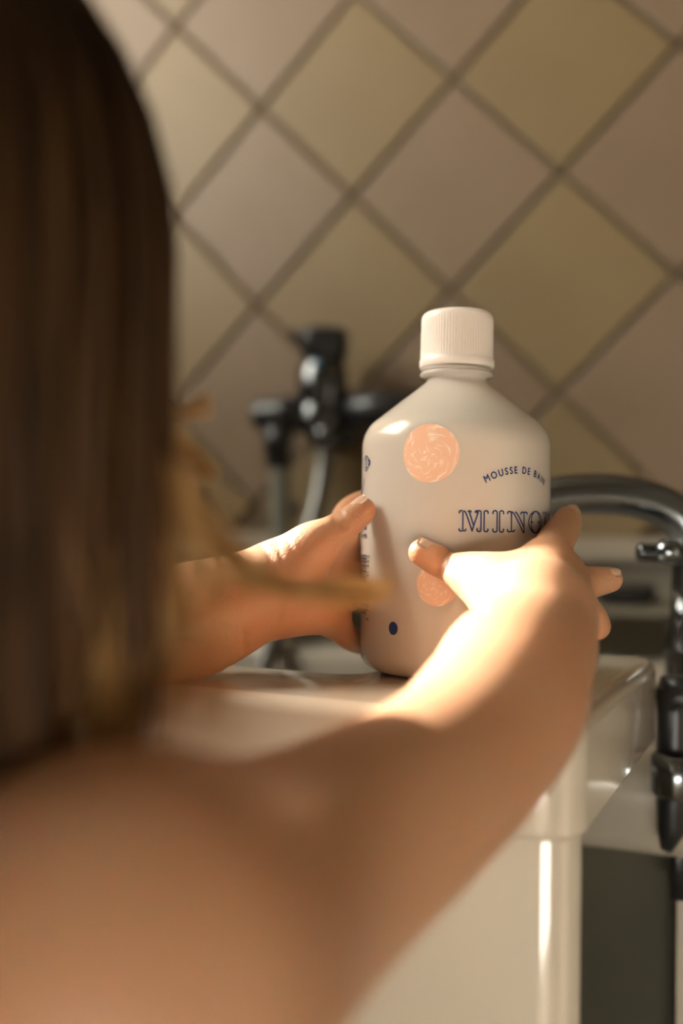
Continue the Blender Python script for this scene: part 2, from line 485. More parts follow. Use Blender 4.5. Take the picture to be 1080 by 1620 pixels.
# ------------------------------------------------------------------ glossy ledge the bottle stands on
TS = math.radians(25.0)
DZ = zr(-.0595)                   # its top
lg = thing('bath_ledge', tuple(frame([(-.3, .33, 0)], TS)[0]), 'glossy cream enamel ledge with front panel under the white bottle', 'ledge')
YFR = .312
deck = round_poly([(-.60, YFR), (-.0635, YFR), (-.0635, .507), (-.168, .507), (-.168, .377), (-.60, .377)], [.01, .016, .02, .01, .012, .01], 8)
obj('deck', *slab(deck, DZ - .038, DZ, .006, TS, rb=.002), M['enamel'], lg)
pan = round_poly([(-.598, YFR + .001), (-.065, YFR + .001), (-.065, YFR + .017), (-.598, YFR + .017)], [.004, .012, .003, .003], 8)
obj('front_panel', *slab(pan, 0, DZ - .037, .001, TS), M['enamel'], lg)
pan = round_poly([(-.598, YFR + .018), (-.578, YFR + .018), (-.578, .375), (-.598, .375)], [.002] * 4, 3)
obj('side_panel', *slab(pan, 0, DZ - .039, .001, TS), M['enamel'], lg)

# ------------------------------------------------------------------ bottle
BC = at(716.5, 1065, .424); BC = Vector((BC.x, BC.y, DZ))
BR = .0400
bo = thing('bath_foam_bottle', tuple(BC), 'white bath foam bottle with peach dots and navy lettering on the cream ledge', 'bottle')
H_SH = .1062                      # where the straight wall ends
prof = [(.0001, .0015), (.022, .0012), (.028, .0002), (.0315, .0004)]
for k in range(1, 9):
    a = math.pi / 2 * k / 8; prof.append((.0315 + .0085 * math.sin(a), .0092 - .0088 * math.cos(a)))
for z in np.linspace(.012, H_SH - .012, 12): prof.append((BR, z))
for k in range(0, 11):            # shoulder
    a = math.radians(52) * k / 10; prof.append((BR - .0145 * (1 - math.cos(a)), H_SH - .0115 + .0145 * math.sin(a)))
r0, h0 = prof[-1]
NK = .1235                        # neck height
for t in np.linspace(.1, 1, 9): prof.append((r0 + (.0135 - r0) * t, h0 + (NK - .001 - h0) * t))
prof += [(.0128, NK), (.0126, NK + .001), (.0153, NK + .0016), (.0158, NK + .0024), (.0154, NK + .0034), (.0128, NK + .004), (.0128, NK + .012)]
obj('body', *lathe(prof, BC, 128), M['milky'], bo)
lp = [(max(r - .0011, .0001), h + .001) for r, h in prof if h < H_SH - .0035]
lp = [(r, h) for r, h in lp]
lp += [(lp[-1][0] - .002, lp[-1][1] + .0009), (.0001, lp[-1][1] + .0012)]
obj('liquid', *lathe(lp, BC, 96), M['liquid'], bo)
CB = .1288; CT = .1527            # cap
cp = [(.0138, CB), (.0156, CB), (.0159, CB + .0004), (.0160, CB + .0030), (.0157, CB + .0035)]
for z in np.linspace(CB + .0040, CT - .0040, 10): cp.append((.01565 - .0003 * (z - CB) / .02, z))
for k in range(1, 8):
    a = math.pi / 2 * k / 7; cp.append((.0125 + .0028 * math.cos(a), CT - .0032 + .0032 * math.sin(a)))
cp.append((.0001, CT))
NR = 78


def rib(g, h):
    f_ = min(1, max(0, (h - CB - .0036) / .0006)) * min(1, max(0, (CT - .0022 - h) / .0012))
    return -.00028 * f_ * (.5 + .5 * math.cos(g * NR))


obj('cap', *lathe(cp, BC, NR * 6, mod=rib), M['cap'], bo)
# tilted screw ring under the cap
ring = []
for k in range(49):
    g = -math.pi * 1.15 + 2 * math.pi * .62 * k / 48 + .35
    ring.append((BC.x + .0142 * math.cos(g), BC.y + .0142 * math.sin(g), BC.z + NK + .0048 - .0018 * (k / 48)))
obj('screw_ring', *tube(ring, .0011, 8), M['milky'], bo)


def cyl(px, py):                  # angle and height on the bottle wall of a spot in the photograph
    d = at(px, py, 1) - CAM
    o = CAM - BC
    A = d.x ** 2 + d.y ** 2; B = 2 * (o.x * d.x + o.y * d.y); C = o.x ** 2 + o.y ** 2 - BR ** 2
    disc = max(B * B - 4 * A * C, 0)
    t = (-B - math.sqrt(disc)) / (2 * A)
    p = o + d * t
    return math.atan2(p.x, -p.y), p.z


def wrap(pts, th0, lift=.00018):  # (s along the wall, z) -> 3-D
    out = []
    for s, z in pts:
        g = th0 + s / BR; r = BR + lift
        out.append((BC.x + r * math.sin(g), BC.y - r * math.cos(g), BC.z + z))
    return out


def ribbon(path, wd):             # flat stroke in 2-D with round-ish ends
    p = np.asarray(path, float); V = []; F = []
    n = len(p)
    for i in range(n):
        t = p[min(i + 1, n - 1)] - p[max(i - 1, 0)]; t = t / (np.linalg.norm(t) + 1e-12); nn = np.array([-t[1], t[0]]) * wd / 2
        V += [p[i] + nn, p[i] - nn]
    for i in range(n - 1): F.append((2 * i, 2 * i + 1, 2 * i + 3, 2 * i + 2))
    return np.array(V), F


def disc2(cx, cz, rx, rz, n=24, wob=0):
    V = [(cx, cz)]; R = 6; F = []
    for j in range(1, R + 1):
        for k in range(n):
            g = 2 * math.pi * k / n; q = 1 + wob * (math.sin(3 * g + 1) + .6 * math.sin(5 * g))
            V.append((cx + rx * q * j / R * math.cos(g), cz + rz * q * j / R * math.sin(g)))
    for k in range(n): F.append((0, 1 + k, 1 + (k + 1) % n))
    for j in range(1, R):
        for k in range(n):
            a = 1 + (j - 1) * n; b2 = 1 + j * n; k2 = (k + 1) % n
            F.append((a + k, b2 + k, b2 + k2, a + k2))
    return np.array(V), F


def printed(name, parts, mt, th0, label=None, uv=None, lift=.00018):
    V, F = join(*[(np.c_[np.asarray(v)[:, 0], np.asarray(v)[:, 1], np.zeros(len(v))], f) for v, f in parts])
    o = obj(name, wrap(V[:, :2], th0, lift), F, mt, bo)
    if label: o['label'] = label
    if uv:
        me = o.data; lay = me.uv_layers.new(name='UVMap')
        for lp_ in me.loops:
            x, z = V[lp_.vertex_index][:2]; lay.data[lp_.index].uv = ((x - uv[0]) / uv[2], (z - uv[1]) / uv[2])
    return o


def dot(name, px, py, rpx, mt, label, wob=0, uv=False, aspect=1.0):
    th, z = cyl(px, py); r = rpx / FPX * .386
    printed(name, [disc2(0, z, r, r * aspect, 48, wob)], mt, th, label, (0, z, r) if uv else None)


dot('peach_dot', 680, 716.5, 47, M['peach'], 'larger scribbled peach dot above', .008, True)
dot('peach_dot', 691.5, 925, 34, M['peach'], 'smaller scribbled peach dot below the thumb', .008, True)
dot('blue_dot', 622, 994, 9.3, M['navy'], 'solid navy dot near the base', .01, False, 1.15)


def glyphs(ch, size=1.0, bold=.02):
    cu = bpy.data.curves.new('glyph', 'FONT'); cu.body = ch; cu.size = size; cu.offset = bold; cu.resolution_u = 5
    o = bpy.data.objects.new('glyph', cu); COL.objects.link(o)
    dg = bpy.context.evaluated_depsgraph_get(); me = o.evaluated_get(dg).to_mesh()
    v = np.array([(q.co.x, q.co.y) for q in me.vertices]); f = [tuple(p.vertices) for p in me.polygons]
    o.evaluated_get(dg).to_mesh_clear(); bpy.data.objects.remove(o); bpy.data.curves.remove(cu)
    return v, f


# MOUSSE DE BAIN on its arc
txt = 'MOUSSE DE BAIN'
gl_ = {c: glyphs(c, 1, 0) for c in set(txt) if c != ' '}
th_a, z_a = cyl(766, 757); th_b, z_b = cyl(860, 765); th_m, z_m = cyl(822, 743.5)
wid = [(gl_[c][0][:, 0].max() - gl_[c][0][:, 0].min()) if c != ' ' else .26 for c in txt]
gap = .30
tot = sum(wid) + gap * (len(txt) - 1)
chord = (th_b - th_a) * BR
sag = z_m - (z_a + z_b) / 2
Rarc = (chord ** 2 / 4 + sag ** 2) / (2 * sag)
half = math.asin(chord / 2 / Rarc)
scale = 2 * half * Rarc / tot
parts = []; x = 0
for c, wd_ in zip(txt, wid):
    if c != ' ':
        v, f = gl_[c]; v = v.copy(); v[:, 0] -= v[:, 0].min() + wd_ / 2
        v[:, 0] *= scale; v[:, 1] *= .0027 / .70
        a = -half + 2 * half * (x + wd_ / 2) / tot
        rr = Rarc
        ca, sa = math.cos(a), math.sin(a)
        base_r = Rarc - .00135
        px_ = base_r * sa + v[:, 0] * ca + v[:, 1] * sa
        pz_ = base_r * ca - v[:, 0] * sa + v[:, 1] * ca
        for ox_, oz_ in ((0, 0), (1, 0), (-1, 0), (0, 1), (0, -1)):      # a heavier cut of the letter
            parts.append((np.c_[px_ + ox_ * .00012, pz_ - Rarc + oz_ * .00012], f))
    x += wd_ + gap
zc = z_m
printed('small_lettering', [(np.c_[p[:, 0], p[:, 1] + zc], f) for p, f in parts], M['navy'], (th_a + th_b) / 2, 'navy MOUSSE DE BAIN on an arc')

# MINOIS in outlined letters with curled serifs
th_l, z_l = cyl(726, 840); th_t, z_t = cyl(728, 808)
LH = z_t - z_l
print('letter height', LH, 'theta', th_l, th_a, th_b)
ST = .00062


def curl(x, y, sx, sy, r=.06):     # little hook at a stem end
    return [(x + sx * (r - r * math.cos(a)) , y + sy * r * math.sin(a)) for a in np.linspace(0, math.pi * 1.25, 9)]


def stem(x0, x1, cr=.085):       # two strokes bowed at top and bottom into curls
    q = []
    for x, s in ((x0, -1), (x1, 1)):
        top = curl(x, .93, s, 1, cr)[::-1]; bot = curl(x, .07, s, -1, cr)
        q.append(top + [(x, .7), (x, .5), (x, .3)] + bot)
    return q


def glyph_strokes(ch):
    if ch == 'M':
        q = []
        q.append(curl(.17, .93, -1, 1, .075)[::-1] + [(.17, .5)] + curl(.17, .07, -1, -1, .075))
        q.append(curl(.17, .07, 1, -1, .06)[::1])
        q.append([(.20, 1.0), (.30, .86), (.52, .12), (.55, -.02)]); q.append([(.36, 1.0), (.44, .90), (.61, .28)])
        q.append(curl(.40, .95, 1, 1, .05))
        q.append([(.55, .02), (.80, .95)]); q.append(curl(.80, .95, -1, 1, .06))
        q += stem(.92, 1.05, .085)
        return q, 1.16
    if ch == 'I': return stem(.15, .27, .10), .44
    if ch == 'N':
        q = []
        q.append(curl(.17, .93, -1, 1, .075)[::-1] + [(.17, .5)] + curl(.17, .07, -1, -1, .075))
        q.append(curl(.17, .07, 1, -1, .06))
        q.append([(.17, 1.0), (.30, .82), (.66, -.06)]); q.append([(.30, 1.0), (.42, .84), (.68, .22)])
        q.append([(.68, -.06), (.68, .9)]); q.append(curl(.68, .92, -1, 1, .07)); q.append(curl(.68, .92, 1, 1, .07))
        return q, .84
    if ch == 'O':
        q = [[(.36 + .30 * math.cos(a), .5 + .54 * math.sin(a)) for a in np.linspace(0, 2 * math.pi, 33)]]
        q.append([(.28 + .12 * math.cos(a), .5 + .46 * math.sin(a)) for a in np.linspace(math.pi * .5, math.pi * 1.5, 13)])
        q.append([(.44 + .12 * math.cos(a), .5 + .46 * math.sin(a)) for a in np.linspace(-math.pi * .5, math.pi * .5, 13)])
        q.append([(.17, .5), (.25, .5)]); q.append([(.47, .5), (.55, .5)])
        return q, .72
    if ch == 'S':
        q = [[(.50, .75), (.46, .95), (.30, 1.02), (.14, .9), (.14, .7), (.30, .55), (.46, .42), (.50, .2), (.36, 0), (.2, 0), (.1, .22)]]
        q.append([(.30, .95), (.22, .8), (.30, .62), (.40, .5)])
        return q, .6


parts = []
edge = [('M', 726, 771.5), ('I', 779, 796), ('N', 802, 833), ('O', 835.5, 855.5)]
spans = [(c_, (cyl(a, 826)[0] - th_l) * BR, (cyl(b2, 826)[0] - th_l) * BR) for c_, a, b2 in edge]
e_ = spans[-1][2]
spans += [('I', e_ + .0014, e_ + .0064), ('S', e_ + .0082, e_ + .0152)]
for ch, s0, s1 in spans:
    st = [spline(q, 4) if len(q) > 2 else np.array(q) for q in glyph_strokes(ch)[0]]
    lo = min(q[:, 0].min() for q in st); hi = max(q[:, 0].max() for q in st)
    fx = lambda v: s0 + (v - lo) / (hi - lo) * (s1 - s0)
    for q in st: parts.append(ribbon(np.c_[fx(q[:, 0]), q[:, 1] * LH + z_l], ST))
    if ch == 'O': parts += [disc2(fx(v), .5 * LH + z_l, .0004, .0004, 8) for v in (.21, .51)]
printed('large_lettering', parts, M['navy'], th_l, 'large navy MINOIS in outlined letters')

# little oval emblem and smile stroke at the left edge, then the barcode block
th_e, z_e = cyl(579.5, 733)
el = [(.0030 * math.cos(a), z_e + .0031 * math.sin(a)) for a in np.linspace(0, 2 * math.pi, 25)]
em = [ribbon(el, .00055), ribbon(spline([(-.0012, z_e + .0016), (0, z_e + .002), (.0003, z_e + .0005), (.0002, z_e - .0018), (.0015, z_e - .0018)], 4), .0008),
      ribbon([(-.0009, z_e - .0018), (.0012, z_e - .0018)], .0006),
      ribbon(spline([(.0026, z_e + .0012), (.0042, z_e + .0006), (.0040, z_e - .0006), (.0028, z_e - .0006)], 4), .0010),
      disc2(-.0056, z_e - .0003, .0005, .0007, 10)]
printed('emblem', em, M['navy'], th_e, 'small navy oval emblem')
th_s, z_s = cyl(577, 757); th_s2, z_s2 = cyl(570.5, 778)
q = spline([(0, z_s), (-.0016, z_s - .0024), (-.0042, z_s - .0048), (-.0085, z_s - .0058), (-.013, z_s - .0052)], 6)
printed('smile_stroke', [ribbon(q, .00075)], M['navy'], th_s, 'curved navy smile stroke')
th_c, z_c0 = cyl(580.5, 878); _, z_c1 = cyl(578, 971)
bars = []; z = z_c0; r2 = random.Random(11)
bw = .0105
while z > z_c1 + .0004:
    h = r2.choice((.00022, .00022, .00045, .0007)); ln = bw
    bars.append(ribbon([(-ln * k / 6, z - h / 2) for k in range(7)], h)); z -= h + r2.choice((.00025, .00025, .0005))
printed('barcode', bars, M['blackink'], th_c, 'black barcode turned on its side')
num = '3700442 491422'
dp_ = []; z = z_c1 - .0028
for i, ch in enumerate('3 700442 41422'):
    if ch != ' ':
        v, f = glyphs(ch, .0031, .00004); v = v - [v[:, 0].min(), 0]
        dp_.append((np.c_[-v[:, 1] + .0026, v[:, 0] + z], f))
    z += (z_c0 - z_c1) / 12.2 if i else .0018
printed('barcode_digits', dp_, M['blackink'], th_c, 'barcode digits 3 700442 beside the bars')
th_k, z_k = cyl(580, 852)
blk = []
for (sx, dz, wx, hz) in ((-.0035, .0036, .0035, .0016), (-.0034, .0012, .0034, .0007), (-.0030, .0000, .0012, .0012), (-.0008, .0000, .0012, .0012), (-.0075, .0004, .003, .0012), (-.0080, .0030, .003, .0012)):
    blk.append(([(sx, z_k + dz), (sx + wx, z_k + dz), (sx + wx, z_k + dz + hz), (sx, z_k + dz + hz)], [(0, 1, 2, 3)]))
printed('recycling_marks', blk, M['blackink'], th_k, 'small dark packaging marks above the barcode')


# ------------------------------------------------------------------ wall mixer with shower hose
DT = .975                          # distance of the mixer from the lens
T = lambda px, py, d=DT: at(px, py, d)
wx = Vector((math.cos(TH), -math.sin(TH), 0)); wy = Vector((math.sin(TH), math.cos(TH), 0))
mx_ = thing('wall_mixer', tuple(T(508, 640)), 'dark chrome bath mixer with shower hose on the tiled wall', 'tap')
c = T(509, 640)


def lat(cen, rs, axis, mt, name, par, n=32):
    return obj(name, *lathe(rs, cen, n, axis), mt, par)


bod = [(.020, -.030), (.0235, -.028), (.0245, -.022), (.0245, -.006), (.0235, -.004), (.0235, .004), (.0245, .006), (.0245, .034), (.021, .038), (.021, .041)]
lat(c, bod, (0, 0, 1), M['chrome_worn'], 'mixer_body', mx_)
# round cross handle on top with a lever to the left
hp = T(513, 560)
hd = [(.012, -.012), (.020, -.010), (.022, -.004), (.0245, .002), (.0255, .012), (.0245, .020), (.018, .024), (.008, .0255), (.0001, .026)]


def lob(g, h): return .0025 * math.cos(4 * g) * min(1, max(0, (h + .004) / .01))


hnd = obj('handle', *lathe(hd, hp, 48, (0, 0, 1), mod=lob), M['dark'], mx_)
obj('lever', *tube(spline([T(500, 540), T(480, 534), T(461, 529)], 6), [.0065 - .002 * i / 12 for i in range(13)], 12), M['dark'], hnd)
obj('indicator', *lathe([(.0001, -.0005), (.0045, 0), (.004, .0012), (.0001, .0016)], T(502, 575, DT - .026), 16, -FWD), mat('blue_cap', (.10, .22, .32), .3), hnd)
# arms left and right, level along the wall
la = T(472, 654); 
ax = -wx
lat(la + ax * -.01, [(.0155, 0), (.0155, .012), (.0175, .014), (.0175, .030), (.0165, .032), (.0165, .050), (.0155, .054), (.011, .056), (.0001, .0565)], ax, M['dark'], 'left_arm', mx_)
ra = T(548, 650)
lat(ra + wx * -.01, [(.0155, 0), (.0155, .010), (.0185, .012), (.0185, .060), (.0165, .064), (.0165, .085), (.012, .088), (.0001, .0885)], wx, M['dark'], 'right_arm', mx_)
for px, nm in ((500, 'wall_pipe'),):
    p = T(px, 655)
    dist = (YW - (p.x * math.sin(TH) + p.y * math.cos(TH)))
    obj(nm, *lathe([(.014, 0), (.014, dist - .012), (.030, dist - .010), (.030, dist - .001)], p, 32, wy), M['chrome_worn'], mx_)
# connector below the left arm, grey pipe hanging from it
lc = T(440, 705)
lat(lc, [(.0001, -.022), (.010, -.022), (.0125, -.016), (.0125, -.006), (.0145, -.004), (.0150, .004), (.0150, .020)], (0, 0, 1), M['dark'], 'connector', mx_)
pp = spline([T(441, 720), T(444, 800), T(447, 880), T(444, 950), T(432, 1015), T(416, 1062, .93), T(395, 1120, .88)], 8)
obj('drop_pipe', *tube(pp, .0095, 16), M['pipe'], mx_)
# braided shower hose from under the body
hpth = spline([T(515, 685, .955), T(512, 740, .95), T(501, 800, .94), T(484, 855, .93), T(462, 930, .91), T(440, 990, .89), T(418, 1050, .86), T(395, 1110, .83)], 26)
rr = [.0080 + .0010 * math.cos(i * math.pi) for i in range(len(hpth))]
obj('shower_hose', *tube(hpth, rr, 14), M['hose'], mx_)
lat(T(515, 695, .955), [(.0105, -.010), (.0120, -.008), (.0120, .008), (.010, .012)], (0, 0, 1), M['chrome_worn'], 'hose_nut', mx_)


def on_wall(px, py):
    d = at(px, py, 1) - CAM
    n = wy; t = (YW - .004 - CAM.dot(n)) / d.dot(n)
    return CAM + d * t


for px, py, r, lb in ((465, 803, .0055, 'small dark screw plug on the tile left of the shower hose'), (316, 780, .0075, 'larger dark screw plug on the wall beside the golden hair')):
    p = on_wall(px, py)
    o = obj('wall_plug', *lathe([(r, -.002), (r, .002), (r * .7, .004), (.0001, .0042)], p, 20, -wy), M['black'])
    tag(o, lb, 'screw plug')

# ------------------------------------------------------------------ chrome bath filler at the right
DF = .520
fl = thing('bath_filler', tuple(at(1092, 1075, DF)), 'chrome swan neck bath filler at the right of the ledge', 'tap')
colm = at(1094, 1000, DF); colm.z = TR
lat(colm, [(.0165, 0), (.0175, .002), (.0175, .006), (.0125, .008), (.0120, .012), (.0120, .020), (.0135, .024), (.0135, .060), (.0125, .066), (.011, .070), (.011, .082)], (0, 0, 1), M['chrome'], 'column', fl)
top = colm + Vector((0, 0, .078))
p1 = at(1090, 850, DF)
sp = spline([top, at(1097, 880, DF), at(1090, 842, DF), at(1060, 808, DF), at(1005, 787, DF), at(930, 781, DF), at(850, 792, DF), at(795, 826, DF), at(772, 880, DF), at(768, 930, DF)], 10)
obj('spout', *tube(sp, .0108, 24), M['chrome'], fl)
obj('spout_tip', *lathe([(.0001, -.006), (.0095, -.006), (.0122, -.004), (.0122, .008), (.0112, .010)], at(768, 930, DF), 24), M['chrome'], fl)
lv = [at(1090, 884, .505), at(1075, 880, .500), at(1062, 876, .497), at(1050, 875, .497), at(1028, 874, .497), at(1008, 873, .497)]
obj('lever', *tube(spline(lv, 6), [.0050] * 12 + [.0042] * 6 + [.0046] * 12 + [.0036], 14), M['chrome_worn'], fl)
lat(at(1057, 872, .492), [(.0001, -.0062), (.0045, -.0055), (.0062, -.002), (.0062, .002), (.0045, .0055), (.0001, .0062)], (1, 0, .2), M['chrome'], 'lever_joint', fl)
# supply pipe and nut below, outside the tub
sx = at(1064, 1100, .470)
obj('supply_pipe', *tube([at(1066, 1090, .478), at(1066, 1130, .478), at(1064, 1230, .478), at(1062, 1310, .478), at(1054, 1345, .478)], [.0090, .0080, .0080, .0070, .003], 20), M['dark'], fl)
lat(at(1068, 1226, .470), [(.0095, -.010), (.0112, -.008), (.0112, .008), (.0095, .010)], (0, 0, 1), M['chrome'], 'nut', fl)
obj('bracket', *tube([at(1050, 1100, .478), at(1110, 1100, .478)], .0095, 18), M['dark'], fl)
obj('drain_pipe', *tube([at(1076, 1290, .50), at(1072, 1360, .50), at(1074, 1420, .50)], .0045, 14), M['dark'], fl)

# ------------------------------------------------------------------ the child
def ax_grid(segs):
    out = [segs[0][0]]
    for a, b2, h in segs:
        n = max(1, int(round((b2 - a) / h))); out += list(np.linspace(a, b2, n + 1)[1:])
    return np.array(out)


GX = ax_grid([(-.33, -.15, .005), (-.15, -.07, .0022), (-.07, .125, .0011)])
GY = ax_grid([(.04, .26, .003), (.26, .32, .0018), (.32, .475, .0011)])
GZ = ax_grid([(-.655, -.16, .009), (-.16, -.098, .003), (-.098, .022, .0011), (.022, .16, .003)]) + CZ
VOL = np.full((len(GX), len(GY), len(GZ)), 1.0, np.float32)


def win(lo, hi):
    s = []
    for g, a, b2 in zip((GX, GY, GZ), lo, hi):
        i = max(0, np.searchsorted(g, a) - 1); j = min(len(g), np.searchsorted(g, b2) + 1)
        s.append(slice(i, j))
    return tuple(s)


def pts_of(s):
    return np.meshgrid(GX[s[0]].astype(np.float32), GY[s[1]].astype(np.float32), GZ[s[2]].astype(np.float32), indexing='ij')


def smin(a, b2, k):
    h = np.maximum(k - np.abs(a - b2), 0) / k
    return np.minimum(a, b2) - h * h * k * .25


def cone(a, b2, ra, rb, k=.006, vol=None):
    a = np.array(a, float); b2 = np.array(b2, float); r = max(ra, rb)
    m_ = r + max(k, .006) + .004
    s = win(np.minimum(a, b2) - m_, np.maximum(a, b2) + m_)
    X, Y, Z = pts_of(s); d = b2 - a; L2 = float(d @ d) + 1e-12
    t = np.clip(((X - a[0]) * d[0] + (Y - a[1]) * d[1] + (Z - a[2]) * d[2]) / L2, 0, 1)
    q = np.sqrt((X - a[0] - t * d[0]) ** 2 + (Y - a[1] - t * d[1]) ** 2 + (Z - a[2] - t * d[2]) ** 2) - (ra + (rb - ra) * t)
    VOL[s] = smin(VOL[s], q.astype(np.float32), k)


def ell(c, axes, rad, k=.01):
    c = np.array(c, float); A = np.array(axes, float); m_ = max(rad) + k + .006
    s = win(c - m_, c + m_); X, Y, Z = pts_of(s)
    k0 = 0; k1 = 0
    for e, r in zip(A, rad):
        u = (X - c[0]) * e[0] + (Y - c[1]) * e[1] + (Z - c[2]) * e[2]
        k0 = k0 + (u / r) ** 2; k1 = k1 + (u / r ** 2) ** 2
    k0 = np.sqrt(k0) + 1e-6; k1 = np.sqrt(k1) + 1e-6
    q = k0 * (k0 - 1) / k1
    VOL[s] = smin(VOL[s], q.astype(np.float32), k)


def chain(pr, k=.006, sub=7):     # pr: list of (point, radius): one smooth tapering limb, merged once
    q = spline([(*p, r) for p, r in pr], sub)
    a = q[:, :3]; m_ = q[:, 3].max() + max(k, .006) + .004
    s = win(a.min(0) - m_, a.max(0) + m_)
    X, Y, Z = pts_of(s); best = np.full(X.shape, 1., np.float32)
    for i in range(len(q) - 1):
        p0, r0_ = q[i, :3], q[i, 3]; d = q[i + 1, :3] - p0; L2 = float(d @ d) + 1e-12
        t = np.clip(((X - p0[0]) * d[0] + (Y - p0[1]) * d[1] + (Z - p0[2]) * d[2]) / L2, 0, 1)
        e = np.sqrt((X - p0[0] - t * d[0]) ** 2 + (Y - p0[1] - t * d[1]) ** 2 + (Z - p0[2] - t * d[2]) ** 2) - (r0_ + (q[i + 1, 3] - r0_) * t)
        best = np.minimum(best, e.astype(np.float32))
    VOL[s] = smin(VOL[s], best, k)


def fan(root, tips, k):           # the back of a hand: cones from the wrist to each knuckle, merged as one
    best = None
    P = np.array([list(root)] + [list(t[0]) for t in tips]); m_ = .03
    s = win(P.min(0) - m_, P.max(0) + m_); X, Y, Z = pts_of(s)
    p0 = np.array(root, float)
    for tp, ra, rb in tips:
        d = np.array(tp, float) - p0; L2 = float(d @ d)
        t = np.clip(((X - p0[0]) * d[0] + (Y - p0[1]) * d[1] + (Z - p0[2]) * d[2]) / L2, 0, 1)
        e = (np.sqrt((X - p0[0] - t * d[0]) ** 2 + (Y - p0[1] - t * d[1]) ** 2 + (Z - p0[2] - t * d[2]) ** 2) - (ra + (rb - ra) * t)).astype(np.float32)
        best = e if best is None else smin(best, e, .0045)
    VOL[s] = smin(VOL[s], best, k)


def groove(path, depth, wdt):     # a skin fold pressed into the surface
    p = [np.array(q, float) for q in path]
    lo = np.min(p, 0) - .008; hi = np.max(p, 0) + .008
    s = win(lo, hi); X, Y, Z = pts_of(s); best = np.full(X.shape, 1., np.float32)
    for a, b2 in zip(p[:-1], p[1:]):
        d = b2 - a; L2 = float(d @ d) + 1e-12
        t = np.clip(((X - a[0]) * d[0] + (Y - a[1]) * d[1] + (Z - a[2]) * d[2]) / L2, 0, 1)
        best = np.minimum(best, (X - a[0] - t * d[0]) ** 2 + (Y - a[1] - t * d[1]) ** 2 + (Z - a[2] - t * d[2]) ** 2)
    VOL[s] += (depth * np.exp(-best / wdt ** 2)).astype(np.float32)


mm = .001
HC = at(-283, 400, .231)                       # middle of the head
fd = Vector((.68, .73, 0)).normalized(); rd = Vector((.73, -.68, 0)).normalized(); zd = Vector((0, 0, 1))
ft = (fd * .97 - zd * .24).normalized(); ut = (zd * .97 + fd * .24).normalized()   # head tipped forward a little
axs = [tuple(ft), tuple(rd), tuple(ut)]
ell(HC + ut * .008 - ft * .004, axs, (.076, .064, .068), .01)
ell(HC + ft * .026 - ut * .034, axs, (.046, .050, .044), .02)
for s_ in (-1, 1):
    ell(HC + ft * .040 + rd * s_ * .027 - ut * .036, axs, (.026, .024, .024), .012)      # cheeks
    ell(HC - ft * .004 + rd * s_ * .063 - ut * .016, [tuple((ft + rd * s_ * .5).normalized()), tuple((rd - ft * s_ * .5).normalized()), tuple(ut)], (.012, .004, .018), .004)   # ears
cone(HC + ft * .068 - ut * .010, HC + ft * .080 - ut * .026, .004, .0065, .008)            # nose
for s_ in (-1, 1): ell(HC + ft * .073 + rd * s_ * .006 - ut * .028, axs, (.005, .005, .004), .004)
ell(HC + ft * .068 - ut * .046, axs, (.006, .013, .0035), .004); ell(HC + ft * .066 - ut * .053, axs, (.006, .011, .0035), .004)   # lips
ell(HC + ft * .058 - ut * .066, axs, (.012, .015, .010), .012)                             # chin
NB = Vector((-.130, .205, CZ - .092))                                                      # root of the neck
cone(HC - ut * .040 - ft * .010, NB, .030, .031, .015)
SR = at(190, 1535, .172); SL = NB - rd * .098 - zd * .03
cone(NB - zd * .018, SR, .030, .034, .012); cone(NB - zd * .018, SL, .030, .034, .012)
bax = [tuple(rd), tuple(fd), (0, 0, 1)]
CH = NB - zd * .065 - fd * .003
ell(CH, bax, (.078, .056, .085), .03)
ell(CH - zd * .10, bax, (.070, .060, .085), .04)
PV = CH - zd * .185 - fd * .012
ell(PV, bax, (.073, .060, .065), .04)
for s_ in (-1, 1):
    hip = PV + rd * s_ * .036 - zd * .03; kn = Vector((hip.x + fd.x * .012, hip.y + fd.y * .012, .175)); an = Vector((kn.x - fd.x * .014, kn.y - fd.y * .014, .045))
    chain([(hip, .045), (kn, .031)], .02); chain([(kn, .031), (kn.lerp(an, .4), .030), (an, .021)], .015)
    cone(an - zd * .022 - fd * .008, an - zd * .028 + fd * .058, .022, .015, .012)
    for j in range(5): cone(an - zd * .031 + fd * .058 + rd * s_ * (.012 - .0065 * j), an - zd * .034 + fd * (.076 - .004 * abs(j)) + rd * s_ * (.014 - .007 * j), .007, .006 if j else .008, .004)

# right arm (nearest): shoulder, elbow, wrist
chain([(SR, .037), (at(446, 1400, .215), .0283), (at(690, 1234, .262), .0238), (at(786, 1126, .294), .0246), (at(814, 1064, .312), .0238), (at(848, 1016, .329), .0200), (at(860, 980, .341), .0168)], .012)
W_ = at(850, 968, .343)
I1, Mi1, R1, L1 = at(866, 893, .374), at(888, 918, .371), at(896, 952, .367), at(890, 985, .364)
fan(W_, ((I1, .0160, .0085), (Mi1, .0180, .0088), (R1, .0180, .0085), (L1, .017, .0078)), .006)
# thumb of the right hand with its web to the index finger
chain([(at(826, 966, .349), .0125), (at(770, 922, .366), .0110), (at(716, 899, .3785), .0062), (at(690, 886, .3815), .0060), (at(667, 874, .3825), .0053)], .006)
cone(at(785, 917, .364), at(860, 886, .375), .0072, .0068, .006)
cone(at(800, 940, .356), at(866, 915, .366), .0120, .011, .006)
